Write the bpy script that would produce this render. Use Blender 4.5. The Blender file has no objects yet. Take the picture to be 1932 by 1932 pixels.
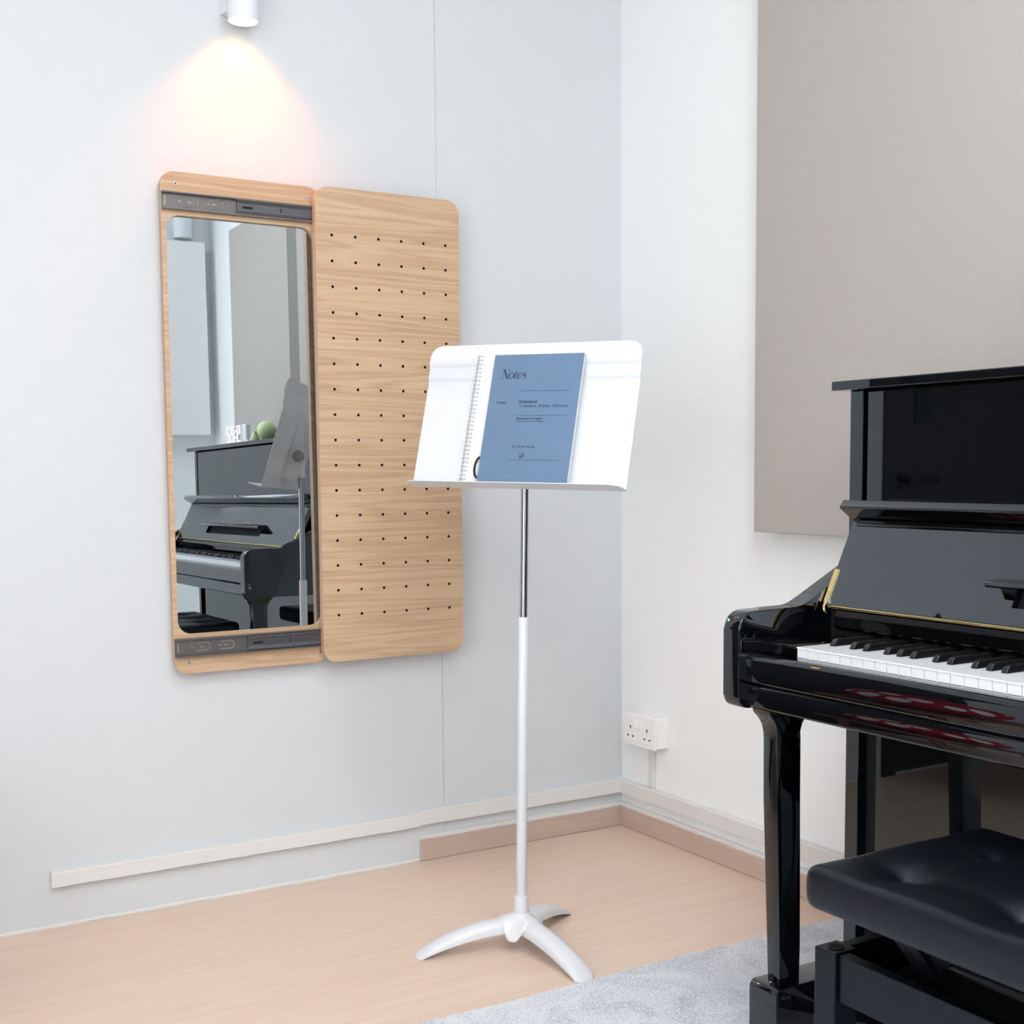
import bpy, bmesh, math, random
from mathutils import Vector, Matrix
random.seed(7)
PI = math.pi
scn = bpy.context.scene
COL = scn.collection

# ------------------------------------------------------------------ materials
def new_mat(name):
    m = bpy.data.materials.new(name); m.use_nodes = True
    nt = m.node_tree
    return m, nt, nt.nodes['Principled BSDF']

def lin(c):
    return tuple(((v/255)/12.92 if v/255 <= .04045 else ((v/255+.055)/1.055)**2.4) for v in c) + (1,)

def simple(name, rgb, rough=.5, metal=0., ior=1.5, coat=0., bump=0., bscale=200., srgb=True):
    m, nt, b = new_mat(name)
    col = lin(rgb) if srgb else tuple(rgb) + (1,)
    b.inputs['Base Color'].default_value = col
    b.inputs['Roughness'].default_value = rough
    b.inputs['Metallic'].default_value = metal
    b.inputs['IOR'].default_value = ior
    b.inputs['Coat Weight'].default_value = coat
    if bump:
        t = nt.nodes.new('ShaderNodeTexCoord'); n = nt.nodes.new('ShaderNodeTexNoise')
        n.inputs['Scale'].default_value = bscale; n.inputs['Detail'].default_value = 3
        bp = nt.nodes.new('ShaderNodeBump'); bp.inputs['Strength'].default_value = bump
        bp.inputs['Distance'].default_value = .002
        nt.links.new(t.outputs['Object'], n.inputs['Vector'])
        nt.links.new(n.outputs['Fac'], bp.inputs['Height'])
        nt.links.new(bp.outputs['Normal'], b.inputs['Normal'])
    return m

def wood(name, c_dark, c_mid, c_light, axis='x', scale=1., rough=.45, spread=1., plank=None, rings=52):
    """long flowing grain running along one axis; optional plank seams (width along the other floor axis)"""
    m, nt, b = new_mat(name)
    N, L = nt.nodes, nt.links
    tc = N.new('ShaderNodeTexCoord')
    mp = N.new('ShaderNodeMapping')
    sc = {'x': (.6, 17, 17), 'y': (17, .6, 17), 'z': (17, 17, .6)}[axis]
    mp.inputs['Scale'].default_value = tuple(s*scale for s in sc)
    L.new(tc.outputs['Object'], mp.inputs['Vector'])
    n1 = N.new('ShaderNodeTexNoise'); n1.inputs['Scale'].default_value = 1.0
    n1.inputs['Detail'].default_value = 5; n1.inputs['Roughness'].default_value = .55
    n1.inputs['Distortion'].default_value = .8
    L.new(mp.outputs['Vector'], n1.inputs['Vector'])
    # cathedral rings: contour lines of the slow noise
    mul = N.new('ShaderNodeMath'); mul.operation = 'MULTIPLY'; mul.inputs[1].default_value = rings
    L.new(n1.outputs['Fac'], mul.inputs[0])
    sn = N.new('ShaderNodeMath'); sn.operation = 'SINE'; L.new(mul.outputs[0], sn.inputs[0])
    mp2 = N.new('ShaderNodeMapping')
    mp2.inputs['Scale'].default_value = tuple((6 if s < 2 else 22)*s*scale for s in sc)
    L.new(tc.outputs['Object'], mp2.inputs['Vector'])
    n2 = N.new('ShaderNodeTexNoise'); n2.inputs['Scale'].default_value = 1.; n2.inputs['Detail'].default_value = 3
    L.new(mp2.outputs['Vector'], n2.inputs['Vector'])
    def madd(src, k, add):
        a = N.new('ShaderNodeMath'); a.operation = 'MULTIPLY_ADD'; a.inputs[1].default_value = k
        L.new(src, a.inputs[0])
        if isinstance(add, float): a.inputs[2].default_value = add
        else: L.new(add, a.inputs[2])
        return a.outputs[0]
    f = madd(sn.outputs[0], .17*spread, .5 - .5*spread)
    f = madd(n2.outputs['Fac'], .55*spread, f); f = madd(n1.outputs['Fac'], .45*spread, f)
    cr = N.new('ShaderNodeValToRGB'); e = cr.color_ramp.elements
    e[0].position = .15; e[0].color = lin(c_dark)
    e[1].position = .85; e[1].color = lin(c_light)
    k = cr.color_ramp.elements.new(.5); k.color = lin(c_mid)
    L.new(f, cr.inputs['Fac'])
    out = cr.outputs['Color']
    if plank:
        w, ln = plank
        br = N.new('ShaderNodeTexBrick'); br.inputs['Scale'].default_value = 1.
        br.inputs['Brick Width'].default_value = ln; br.inputs['Row Height'].default_value = w
        br.inputs['Mortar Size'].default_value = .0006; br.inputs['Mortar Smooth'].default_value = .3
        br.inputs['Color1'].default_value = (1, 1, 1, 1); br.inputs['Color2'].default_value = (.975, .975, .975, 1)
        br.inputs['Mortar'].default_value = (.92, .91, .90, 1)
        L.new(tc.outputs['Object'], br.inputs['Vector'])
        mx = N.new('ShaderNodeMix'); mx.data_type = 'RGBA'; mx.blend_type = 'MULTIPLY'; mx.inputs['Factor'].default_value = 1.
        L.new(out, mx.inputs['A']); L.new(br.outputs['Color'], mx.inputs['B']); out = mx.outputs['Result']
    L.new(out, b.inputs['Base Color'])
    b.inputs['Roughness'].default_value = rough
    bp = N.new('ShaderNodeBump'); bp.inputs['Strength'].default_value = .06; bp.inputs['Distance'].default_value = .001
    L.new(n2.outputs['Fac'], bp.inputs['Height']); L.new(bp.outputs['Normal'], b.inputs['Normal'])
    return m

def emit(name, rgb, strength):
    m, nt, b = new_mat(name)
    b.inputs['Base Color'].default_value = (.8, .8, .8, 1)
    b.inputs['Emission Color'].default_value = tuple(rgb) + (1,)
    b.inputs['Emission Strength'].default_value = strength
    return m

def plaster(name, rgb, strength=.25):
    m, nt, b = new_mat(name); N, L = nt.nodes, nt.links
    tc = N.new('ShaderNodeTexCoord')
    n1 = N.new('ShaderNodeTexNoise'); n1.inputs['Scale'].default_value = 9; n1.inputs['Detail'].default_value = 4
    n2 = N.new('ShaderNodeTexNoise'); n2.inputs['Scale'].default_value = 120; n2.inputs['Detail'].default_value = 2
    L.new(tc.outputs['Object'], n1.inputs['Vector']); L.new(tc.outputs['Object'], n2.inputs['Vector'])
    ad = N.new('ShaderNodeMath'); ad.operation = 'MULTIPLY_ADD'; ad.inputs[1].default_value = .25
    L.new(n2.outputs['Fac'], ad.inputs[0]); L.new(n1.outputs['Fac'], ad.inputs[2])
    bp = N.new('ShaderNodeBump'); bp.inputs['Strength'].default_value = strength; bp.inputs['Distance'].default_value = .0025
    L.new(ad.outputs[0], bp.inputs['Height']); L.new(bp.outputs['Normal'], b.inputs['Normal'])
    b.inputs['Base Color'].default_value = lin(rgb); b.inputs['Roughness'].default_value = .75
    return m

M = {}
M['wall_l'] = plaster('left_wall_paint', (212, 215, 218))  # wall white darkened to imitate the weaker light on the left wall
M['wall_r'] = plaster('right_wall_paint', (243, 246, 246), .35)
M['ceil'] = simple('ceiling_paint', (238, 239, 240), .8)
M['trim'] = plaster('white_trim_paint', (224, 223, 221), .3)
M['floor'] = wood('pale_floor_laminate', (217, 190, 169), (227, 203, 183), (233, 212, 194), 'x', .9, .38, .62, plank=(.19, 1.3))
M['skirt'] = wood('skirting_laminate', (186, 163, 149), (197, 175, 161), (206, 185, 171), 'x', 1.2, .45, .7)
M['skirt_r'] = wood('skirting_laminate_right', (186, 163, 149), (197, 175, 161), (206, 185, 171), 'y', 1.2, .45, .7)
M['oak'] = wood('light_oak_laminate', (180, 147, 115), (199, 167, 135), (211, 183, 153), 'x', 1.0, .5, 1.)
M['oak_edge'] = simple('oak_edge_band', (196, 162, 134), .5)
M['hole'] = simple('drilled_hole', (16, 13, 11), .9)  # near-black inside holes and slots stands in for their shade
M['mirror'] = simple('mirror_silver', (.57, .62, .65), .0, 1., srgb=False)
M['zinc'] = simple('zinc_slide_steel', (118, 114, 112), .38, .6, bump=.05)
M['zinc_dark'] = simple('slide_channel_steel', (100, 100, 104), .35, .6)
M['steel_line'] = simple('raised_steel_edge', (168, 165, 164), .35, .6)
M['screw'] = simple('screw_steel', (196, 194, 192), .4, .5)
M['chrome'] = simple('chrome', (160, 162, 167), .08, 1.)
M['white_metal'] = simple('white_powder_coat', (218, 221, 225), .32)
M['clear'] = simple('translucent_knob_plastic', (150, 150, 146), .35)
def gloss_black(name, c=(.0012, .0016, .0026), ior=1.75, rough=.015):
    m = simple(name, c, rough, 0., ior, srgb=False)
    m.node_tree.nodes['Principled BSDF'].inputs['Specular Tint'].default_value = (.84, .94, 1., 1)  # blue tint imitates cool room light in the reflections
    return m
M['black'] = gloss_black('black_polyester_lacquer')
M['black_fall'] = gloss_black('black_fallboard_lacquer', ior=2.05)  # body lacquer again, reflection raised to imitate brighter light on the fallboard
M['board'] = simple('dark_name_board', (.001, .001, .0015), .06, 0., 1.3, srgb=False)
M['gap'] = simple('black_gap', (4, 4, 5), .8)
M['satin'] = simple('satin_black_wood', (26, 28, 33), .3, ior=1.7)
M['brass'] = simple('polished_brass', (238, 212, 152), .25, 1.)
M['ivory'] = simple('white_key_plastic', (240, 242, 245), .12)
M['keyb'] = simple('black_key_plastic', (20, 20, 23), .25)
M['felt'] = simple('dark_red_felt', (60, 18, 20), .95)
M['leather'] = simple('black_leather', (6, 8, 14), .38, ior=1.5, bump=.10, bscale=420)
M['benchblk'] = simple('bench_satin_black', (6, 8, 12), .3, ior=1.42)
for k_ in ('leather', 'benchblk'): M[k_].node_tree.nodes['Principled BSDF'].inputs['Specular Tint'].default_value = (.70, .84, 1., 1)
M['plug'] = simple('white_socket_plastic', (246, 245, 244), .25)
M['pin'] = simple('socket_hole_dark', (20, 18, 18), .7)
M['blue'] = simple('blue_notepad_cover', (98, 124, 153), .55, bump=.03, bscale=600)
M['paper'] = simple('white_paper', (222, 224, 226), .7)
M['ink'] = simple('navy_print', (34, 40, 78), .6)
M['wire'] = simple('binding_wire', (176, 178, 183), .35, .2)
M['elastic'] = simple('black_elastic', (16, 16, 20), .8)
M['taupe'] = simple('taupe_acoustic_fabric', (176, 170, 165), .95, bump=.1, bscale=500)
M['taupe_d'] = simple('dark_taupe_strip', (132, 126, 122), .9)
M['clock'] = simple('white_clock_plastic', (226, 228, 231), .4)
M['led'] = emit('lit_white_digit', (.95, .98, 1.), 1.0)
M['led_off'] = simple('unlit_digit', (205, 208, 212), .4)
M['green'] = simple('pale_green_vinyl', (203, 221, 170), .5)
M['door'] = simple('grey_brown_door', (46, 43, 43), .6)
M['slit'] = simple('green_dark_glass', (28, 52, 48), .1)
M['handle'] = simple('dark_lever_metal', (34, 34, 36), .4, .5)
M['stoolwood'] = simple('reddish_stool_wood', (150, 104, 82), .5)
M['lampwhite'] = simple('white_lamp_metal', (226, 230, 235), .4)
M['lampglow'] = emit('warm_lamp_bulb', (1., .92, .72), 4.)
M['inner'] = simple('lamp_reflector', (255, 248, 222), .4)
M['daylight'] = emit('overcast_daylight', (.92, .97, 1.), 2.5)  # glow of the added side-wall pane, fill light only
M['daylight_back'] = emit('garden_daylight', (.90, .95, 1.), 3.2)  # glow of the added back-wall pane, fill light only
M['panel_light'] = emit('ceiling_led_diffuser', (.95, .98, 1.), 19.)

def rug_mat():
    m, nt, b = new_mat('grey_rug_pile'); N, L = nt.nodes, nt.links
    tc = N.new('ShaderNodeTexCoord')
    n1 = N.new('ShaderNodeTexNoise'); n1.inputs['Scale'].default_value = 9; n1.inputs['Detail'].default_value = 4
    n1.inputs['Distortion'].default_value = 1.2
    n2 = N.new('ShaderNodeTexNoise'); n2.inputs['Scale'].default_value = 330; n2.inputs['Detail'].default_value = 3
    L.new(tc.outputs['Object'], n1.inputs['Vector']); L.new(tc.outputs['Object'], n2.inputs['Vector'])
    a = N.new('ShaderNodeMath'); a.operation = 'MULTIPLY_ADD'; a.inputs[1].default_value = 1.15
    hm = N.new('ShaderNodeMath'); hm.operation = 'MULTIPLY_ADD'; hm.inputs[1].default_value = .55; hm.inputs[2].default_value = .12
    L.new(n1.outputs['Fac'], hm.inputs[0]); L.new(n2.outputs['Fac'], a.inputs[0]); L.new(hm.outputs[0], a.inputs[2])
    cr = N.new('ShaderNodeValToRGB'); e = cr.color_ramp.elements
    e[0].position = .58; e[0].color = lin((138, 144, 154)); e[1].position = 1.05; e[1].color = lin((226, 229, 235))
    k = cr.color_ramp.elements.new(.85); k.color = lin((188, 193, 203))
    L.new(a.outputs[0], cr.inputs['Fac']); L.new(cr.outputs['Color'], b.inputs['Base Color'])
    b.inputs['Roughness'].default_value = .95
    b.inputs['Sheen Weight'].default_value = .3
    bp = N.new('ShaderNodeBump'); bp.inputs['Strength'].default_value = .8; bp.inputs['Distance'].default_value = .004
    L.new(n2.outputs['Fac'], bp.inputs['Height']); L.new(bp.outputs['Normal'], b.inputs['Normal'])
    return m
M['rug'] = rug_mat()

def dots_mat():
    m, nt, b = new_mat('red_polka_dot_fabric'); N, L = nt.nodes, nt.links
    tc = N.new('ShaderNodeTexCoord')
    v = N.new('ShaderNodeTexVoronoi'); v.inputs['Scale'].default_value = 9.0; v.inputs['Randomness'].default_value = .25
    L.new(tc.outputs['Object'], v.inputs['Vector'])
    lt = N.new('ShaderNodeMath'); lt.operation = 'LESS_THAN'; lt.inputs[1].default_value = .36
    L.new(v.outputs['Distance'], lt.inputs[0])
    mx = N.new('ShaderNodeMix'); mx.data_type = 'RGBA'
    mx.inputs['A'].default_value = lin((176, 12, 34)); mx.inputs['B'].default_value = lin((240, 238, 238))
    L.new(lt.outputs[0], mx.inputs['Factor']); L.new(mx.outputs['Result'], b.inputs['Base Color'])
    b.inputs['Roughness'].default_value = .85
    return m
M['dots'] = dots_mat()

# ------------------------------------------------------------------ object helpers
ROOT = {}          # object name -> world origin of the thing it belongs to
def tag(o, label=None, cat=None, group=None, kind=None):
    if label: o['label'] = label
    if cat: o['category'] = cat
    if group: o['group'] = group
    if kind: o['kind'] = kind
    return o

def thing(name, loc, label, cat, group=None):
    o = bpy.data.objects.new(name, None); COL.objects.link(o)
    o.location = loc; o.empty_display_size = .05
    ROOT[o.name] = Vector(loc)
    return tag(o, label, cat, group)

def obj(name, bm, mat, parent=None, smooth=None, loc=None):
    """link a bmesh (built in world coordinates) as ONE object; children are kept relative to their thing's origin"""
    org = ROOT[parent.name] if parent else Vector(loc or (0, 0, 0))
    if org.length: bmesh.ops.translate(bm, verts=bm.verts, vec=-org)
    bmesh.ops.recalc_face_normals(bm, faces=bm.faces)
    me = bpy.data.meshes.new(name); bm.to_mesh(me); bm.free()
    for mm in (mat if isinstance(mat, (list, tuple)) else [mat]): me.materials.append(mm)
    o = bpy.data.objects.new(name, me); COL.objects.link(o)
    if parent:
        o.parent = parent; ROOT[o.name] = org
    else:
        o.location = org; ROOT[o.name] = org
    if smooth:
        for p in me.polygons: p.use_smooth = True
        me.set_sharp_from_angle(angle=math.radians(smooth))
    return o

def struct(name, bm, mat, **k):
    return tag(obj(name, bm, mat, **k), kind='structure')

def box(bm, p0, p1, bev=0., seg=2, mi=0):
    x0, y0, z0 = [min(a, b) for a, b in zip(p0, p1)]; x1, y1, z1 = [max(a, b) for a, b in zip(p0, p1)]
    vs = [bm.verts.new(c) for c in ((x0,y0,z0),(x1,y0,z0),(x1,y1,z0),(x0,y1,z0),(x0,y0,z1),(x1,y0,z1),(x1,y1,z1),(x0,y1,z1))]
    fs = [bm.faces.new([vs[i] for i in q]) for q in ((3,2,1,0),(4,5,6,7),(0,1,5,4),(1,2,6,5),(2,3,7,6),(3,0,4,7))]
    for f in fs: f.material_index = mi
    if bev:
        es = {e for f in fs for e in f.edges}
        bmesh.ops.bevel(bm, geom=list(es), offset=bev, segments=seg, profile=.5, affect='EDGES', clamp_overlap=True, material=mi)
    return bm

def B(p0, p1, bev=0., seg=2):
    return box(bmesh.new(), p0, p1, bev, seg)

def prism(bm, pts, axis, a0, a1, bev=0., seg=2, mi=0):
    """extrude a 2-D outline. axis 'x': pts are (y,z); 'y': (x,z); 'z': (x,y)"""
    def P(p, a):
        return {'x': (a, p[0], p[1]), 'y': (p[0], a, p[1]), 'z': (p[0], p[1], a)}[axis]
    lo = [bm.verts.new(P(p, a0)) for p in pts]; hi = [bm.verts.new(P(p, a1)) for p in pts]
    n = len(pts)
    f0 = bm.faces.new(lo); f1 = bm.faces.new(hi[::-1]); fs = [f0, f1]
    for i in range(n):
        fs.append(bm.faces.new([lo[i], hi[i], hi[(i+1) % n], lo[(i+1) % n]]))
    for f in fs: f.material_index = mi
    if bev:
        es = list({e for f in (f0, f1) for e in f.edges})
        bmesh.ops.bevel(bm, geom=es, offset=bev, segments=seg, profile=.5, affect='EDGES', clamp_overlap=True, material=mi)
    return bm

def rrect(x0, z0, x1, z1, r, n=8):
    out = []
    for cx, cz, a0 in ((x1-r, z1-r, 0), (x0+r, z1-r, 90), (x0+r, z0+r, 180), (x1-r, z0+r, 270)):
        for i in range(n+1):
            a = math.radians(a0 + 90*i/n); out.append((cx + r*math.cos(a), cz + r*math.sin(a)))
    return out

def fillet(pts, radii, n=6):
    """round chosen corners of a 2-D outline"""
    out = []; N = len(pts)
    for i, p in enumerate(pts):
        r = radii[i] if i < len(radii) else 0
        if not r: out.append(p); continue
        p = Vector(p); a = Vector(pts[i-1]) - p; b = Vector(pts[(i+1) % N]) - p
        ang = a.angle(b); d = min(r/math.tan(ang/2), a.length*.49, b.length*.49)
        r2 = d*math.tan(ang/2)
        s = p + a.normalized()*d; e = p + b.normalized()*d
        c = p + (a.normalized()+b.normalized()).normalized()*(r2/math.sin(ang/2))
        v0 = s-c; v1 = e-c; th = v0.angle(v1); cr = v0.x*v1.y - v0.y*v1.x
        for k in range(n+1):
            t = th*k/n*(1 if cr > 0 else -1)
            out.append((c.x + v0.x*math.cos(t) - v0.y*math.sin(t), c.y + v0.x*math.sin(t) + v0.y*math.cos(t)))
    return out

def cyl(bm, p0, p1, r0, r1=None, n=24, caps=True, mi=0, bev=0.):
    p0, p1 = Vector(p0), Vector(p1); r1 = r0 if r1 is None else r1
    d = (p1-p0).normalized(); a = d.orthogonal().normalized(); b = d.cross(a)
    rings = []
    st = [(p0, r0), (p1, r1)]
    if bev: st = [(p0, r0-bev), (p0+d*bev*.3, r0-bev*.3), (p0+d*bev, r0), (p1-d*bev, r1), (p1-d*bev*.3, r1-bev*.3), (p1, r1-bev)]
    for p, r in st:
        rings.append([bm.verts.new(p + (a*math.cos(2*PI*i/n) + b*math.sin(2*PI*i/n))*r) for i in range(n)])
    fs = []
    for q, w in zip(rings, rings[1:]):
        for i in range(n): fs.append(bm.faces.new([q[i], q[(i+1) % n], w[(i+1) % n], w[i]]))
    if caps: fs.append(bm.faces.new(rings[0][::-1])); fs.append(bm.faces.new(rings[-1]))
    for f in fs: f.material_index = mi
    return bm

def tube(bm, path, r, n=8, closed=False, mi=0):
    path = [Vector(p) for p in path]; rings = []; up = None; m = len(path)
    for i, p in enumerate(path):
        q = path[(i+1) % m] if (closed or i < m-1) else p; o = path[i-1] if (closed or i > 0) else p
        d = (q-o).normalized()
        if up is None: up = d.orthogonal().normalized()
        up = (up - d*up.dot(d)).normalized(); s = d.cross(up)
        rr = r[i] if isinstance(r, (list, tuple)) else r
        rings.append([bm.verts.new(p + (up*math.cos(2*PI*k/n) + s*math.sin(2*PI*k/n))*rr) for k in range(n)])
    pairs = list(zip(rings, rings[1:])) + ([(rings[-1], rings[0])] if closed else [])
    for a, b in pairs:
        for k in range(n): bm.faces.new([a[k], a[(k+1) % n], b[(k+1) % n], b[k]]).material_index = mi
    if not closed: bm.faces.new(rings[0][::-1]).material_index = mi; bm.faces.new(rings[-1]).material_index = mi
    return bm

def lathe(bm, prof, c, n=32, mi=0):
    rings = []
    for r, z in prof:
        rings.append([bm.verts.new((c[0]+r*math.cos(2*PI*i/n), c[1]+r*math.sin(2*PI*i/n), c[2]+z)) for i in range(n)] if r > 1e-6 else [bm.verts.new((c[0], c[1], c[2]+z))])
    for a, b in zip(rings, rings[1:]):
        for i in range(n):
            j = (i+1) % n
            if len(a) == 1 and len(b) == 1: continue
            if len(a) == 1: bm.faces.new([a[0], b[i], b[j]]).material_index = mi
            elif len(b) == 1: bm.faces.new([a[i], a[j], b[0]]).material_index = mi
            else: bm.faces.new([a[i], a[j], b[j], b[i]]).material_index = mi
    return bm

def ball(bm, c, r, sc=(1, 1, 1), mi=0, u=32, v=20):
    g = bmesh.ops.create_uvsphere(bm, u_segments=u, v_segments=v, radius=r)
    for w in g['verts']: w.co = Vector((w.co.x*sc[0], w.co.y*sc[1], w.co.z*sc[2])) + Vector(c)
    for f in {f for w in g['verts'] for f in w.link_faces}: f.material_index = mi
    return bm

def frame_face(bm, outer, inner, y0, y1, mi=0, inner_mi=0):
    """solid plate in the x-z plane with a hole; outer and inner outlines have the same vertex count"""
    n = len(outer); L = []
    for y in (y0, y1):
        L.append([bm.verts.new((p[0], y, p[1])) for p in outer]); L.append([bm.verts.new((p[0], y, p[1])) for p in inner])
    of, inf, ob, inb = L[0], L[1], L[2], L[3]
    for i in range(n):
        j = (i+1) % n
        for q, k in (([of[i], of[j], inf[j], inf[i]], mi), ([ob[j], ob[i], inb[i], inb[j]], mi),
                     ([of[j], of[i], ob[i], ob[j]], inner_mi), ([inf[i], inf[j], inb[j], inb[i]], inner_mi)):
            bm.faces.new(q).material_index = k
    return bm

def text_into(bm, s, size, place, shear=0., bold=0., align='LEFT', mi=0):
    """flat lettering; place(u,v) maps text-plane metres to world"""
    cu = bpy.data.curves.new('lettering', 'FONT'); cu.body = s; cu.size = size; cu.shear = shear
    cu.offset = bold; cu.align_x = align; cu.resolution_u = 3
    o = bpy.data.objects.new('lettering', cu); COL.objects.link(o)
    dg = bpy.context.evaluated_depsgraph_get(); me = bpy.data.meshes.new_from_object(o.evaluated_get(dg))
    base = len(bm.verts)
    vs = [bm.verts.new(place(v.co.x, v.co.y)) for v in me.vertices]
    for p in me.polygons:
        try: bm.faces.new([vs[i] for i in p.vertices]).material_index = mi
        except ValueError: pass
    bpy.data.objects.remove(o); bpy.data.curves.remove(cu); bpy.data.meshes.remove(me)

# ------------------------------------------------------------------ camera
cam = bpy.data.cameras.new('camera'); co = bpy.data.objects.new('camera', cam); COL.objects.link(co)
yaw, pit, rol = .5443, -.0834, -.0071
cyw, syw, cp, sp = math.cos(yaw), math.sin(yaw), math.cos(pit), math.sin(pit)
fwd = Vector((syw*cp, cyw*cp, sp)); rgt = Vector((cyw, -syw, 0)); upv = rgt.cross(fwd)
c_, s_ = math.cos(rol), math.sin(rol)
r2 = c_*rgt + s_*upv; u2 = -s_*rgt + c_*upv
co.matrix_world = Matrix(((r2.x, u2.x, -fwd.x, -2.0621), (r2.y, u2.y, -fwd.y, -2.8906), (r2.z, u2.z, -fwd.z, .9936), (0, 0, 0, 1)))
cam.sensor_width = 36; cam.lens = 2427.38/1932*36; cam.shift_x = -24.07/1932; cam.shift_y = 121.85/1932
cam.clip_start = .02
scn.camera = co

# ------------------------------------------------------------------ the room
XW, YW, ZC = -3.7, -3.7, 2.8
struct('floor', B((XW-.1, YW-.1, -.1), (.1, .1, 0)), M['floor'])
struct('ceiling', B((XW-.1, YW-.1, ZC), (.1, .1, ZC+.1)), M['ceil'])
wl = bmesh.new()
box(wl, (-.5612, 0, 0), (.1, .1, ZC)); box(wl, (-.57, .004, 0), (-.55, .1, ZC)); box(wl, (-1.82, -.004, 0), (-.5636, .1, ZC))
box(wl, (-2.74, -.004, 1.96), (-1.82, .1, ZC)); box(wl, (XW-.1, -.004, 0), (-2.74, .1, ZC))
struct('wall_left', wl, M['wall_l'])
struct('wall_right', B((0, YW-.1, 0), (.1, 0, ZC)), M['wall_r'])
struct('wall_back', B((XW-.1, YW-.1, 0), (0, YW, ZC)), M['wall_r'])
struct('wall_side', B((XW-.1, YW, 0), (XW, -.004, ZC)), M['wall_l'])

# door on the left wall, left of the picture (seen in the piano's lacquer)
dr = struct('door_1', B((-2.72, .0, .005), (-1.86, .045, 1.93), .002), M['door'], loc=(-2.26, .02, .005))
fr = bmesh.new(); box(fr, (-1.86, -.012, 0), (-1.80, .1, 1.96)); box(fr, (-2.78, -.012, 0), (-2.72, .1, 1.96)); box(fr, (-2.78, -.012, 1.93), (-1.80, .1, 1.98))
obj('door_frame', fr, M['door'], dr)
obj('vision_panel', B((-2.01, -.004, 1.13), (-1.945, .05, 1.85)), M['slit'], dr)
hd = bmesh.new(); cyl(hd, (-1.88, .0, .95), (-1.88, -.012, .95), .026); cyl(hd, (-1.88, -.01, .95), (-1.88, -.05, .95), .010); box(hd, (-2.01, -.056, .94), (-1.87, -.044, .962), .004)
obj('door_handle', hd, M['handle'], dr, smooth=40)

# frame and glowing pane in the side wall, added as unseen fill light
wb = bmesh.new(); wy0, wy1, wz0, wz1 = -3.58, -2.00, .30, 2.20
for p0, p1 in (((XW-.02, wy0-.06, wz0-.06), (XW+.03, wy1+.06, wz0)), ((XW-.02, wy0-.06, wz1), (XW+.03, wy1+.06, wz1+.06)), ((XW-.02, wy0-.06, wz0), (XW+.03, wy0, wz1)), ((XW-.02, wy1, wz0), (XW+.03, wy1+.06, wz1)), ((XW-.02, (wy0+wy1)/2-.03, wz0), (XW+.025, (wy0+wy1)/2+.03, wz1))): box(wb, p0, p1)
wn = struct('window_1', wb, M['plug'], loc=(XW, (wy0+wy1)/2, wz0))
obj('window_pane', B((XW-.005, wy0, wz0), (XW+.008, wy1, wz1)), M['daylight'], wn)

wb = bmesh.new(); wx0, wx1, wz0, wz1 = -2.30, -.82, 1.74, 2.62  # second glowing pane, added high in the back wall as fill light
for p0, p1 in (((wx0-.06, YW-.02, wz0-.06), (wx1+.06, YW+.03, wz0)), ((wx0-.06, YW-.02, wz1), (wx1+.06, YW+.03, wz1+.06)), ((wx0-.06, YW-.02, wz0), (wx0, YW+.03, wz1)), ((wx1, YW-.02, wz0), (wx1+.06, YW+.03, wz1)), (((wx0+wx1)/2-.03, YW-.02, wz0), ((wx0+wx1)/2+.03, YW+.025, wz1))): box(wb, p0, p1)
wn = struct('window_2', wb, M['plug'], loc=((wx0+wx1)/2, YW, wz0))
obj('window_pane', B((wx0, YW-.005, wz0), (wx1, YW+.008, wz1)), M['daylight_back'], wn)

# trims and skirting
def ledge(name, p0, p1, mat, bev=.002):
    return struct(name, B(p0, p1, bev, 2), mat)
XS = -.6336
ledge('baseboard_left', (XS, -.012, 0), (-.0005, -.0, .056), M['skirt'], .003)
ledge('baseboard_right', (-.012, -3.69, 0), (0, -.012, .056), M['skirt_r'], .003)
def irregular(name, axis, a0, a1, d0, d1, z0, z1, mat, amp=.0007, step=.012):
    """hand-plastered ledge with a slightly wavering top edge"""
    bm = bmesh.new(); n = max(2, int(abs(a1-a0)/step)); prof = []
    for i in range(n+1):
        a = a0 + (a1-a0)*i/n; w = amp*(.5*math.sin(a*23)+random.uniform(-.7, .7)); w2 = amp*(.5*math.sin(a*31+2)+random.uniform(-.6, .6))
        d = d1 + amp*.6*math.sin(a*64)
        ring = [(d0, z0+w2), (d, z0+w2), (d, z1+w-.002), (d+.002*(1 if d1 < d0 else -1), z1+w), (d0, z1+w+.001)]
        prof.append([bm.verts.new((a, q[0], q[1]) if axis == 'x' else (q[0], a, q[1])) for q in ring])
    for p, q in zip(prof, prof[1:]):
        for k in range(5): bm.faces.new([p[k], p[(k+1) % 5], q[(k+1) % 5], q[k]])
    bm.faces.new(prof[0]); bm.faces.new(prof[-1][::-1])
    return struct(name, bm, mat)
irregular('trim_1', 'x', XS-.003, -.0005, 0, -.020, .0965, .1325, M['trim'])
irregular('trim_2', 'y', -3.69, -.001, 0, -.020, .0965, .1325, M['trim'])
irregular('trim_3', 'x', -1.5317, XS-.002, -.002, -.022, .0935, .1255, M['trim'], .0007)
irregular('trim_4', 'x', XS+.004, -.0005, .001, -.010, .056, .0655, M['trim'], .0009)
irregular('trim_5', 'y', -3.69, -.0005, .001, -.010, .056, .0655, M['trim'], .0009)
# painter's caulk along the foot of the left wall
irregular('trim_6', 'x', -3.6, XS-.001, -.002, -.0065, 0, .006, M['trim'], .0008)
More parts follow.
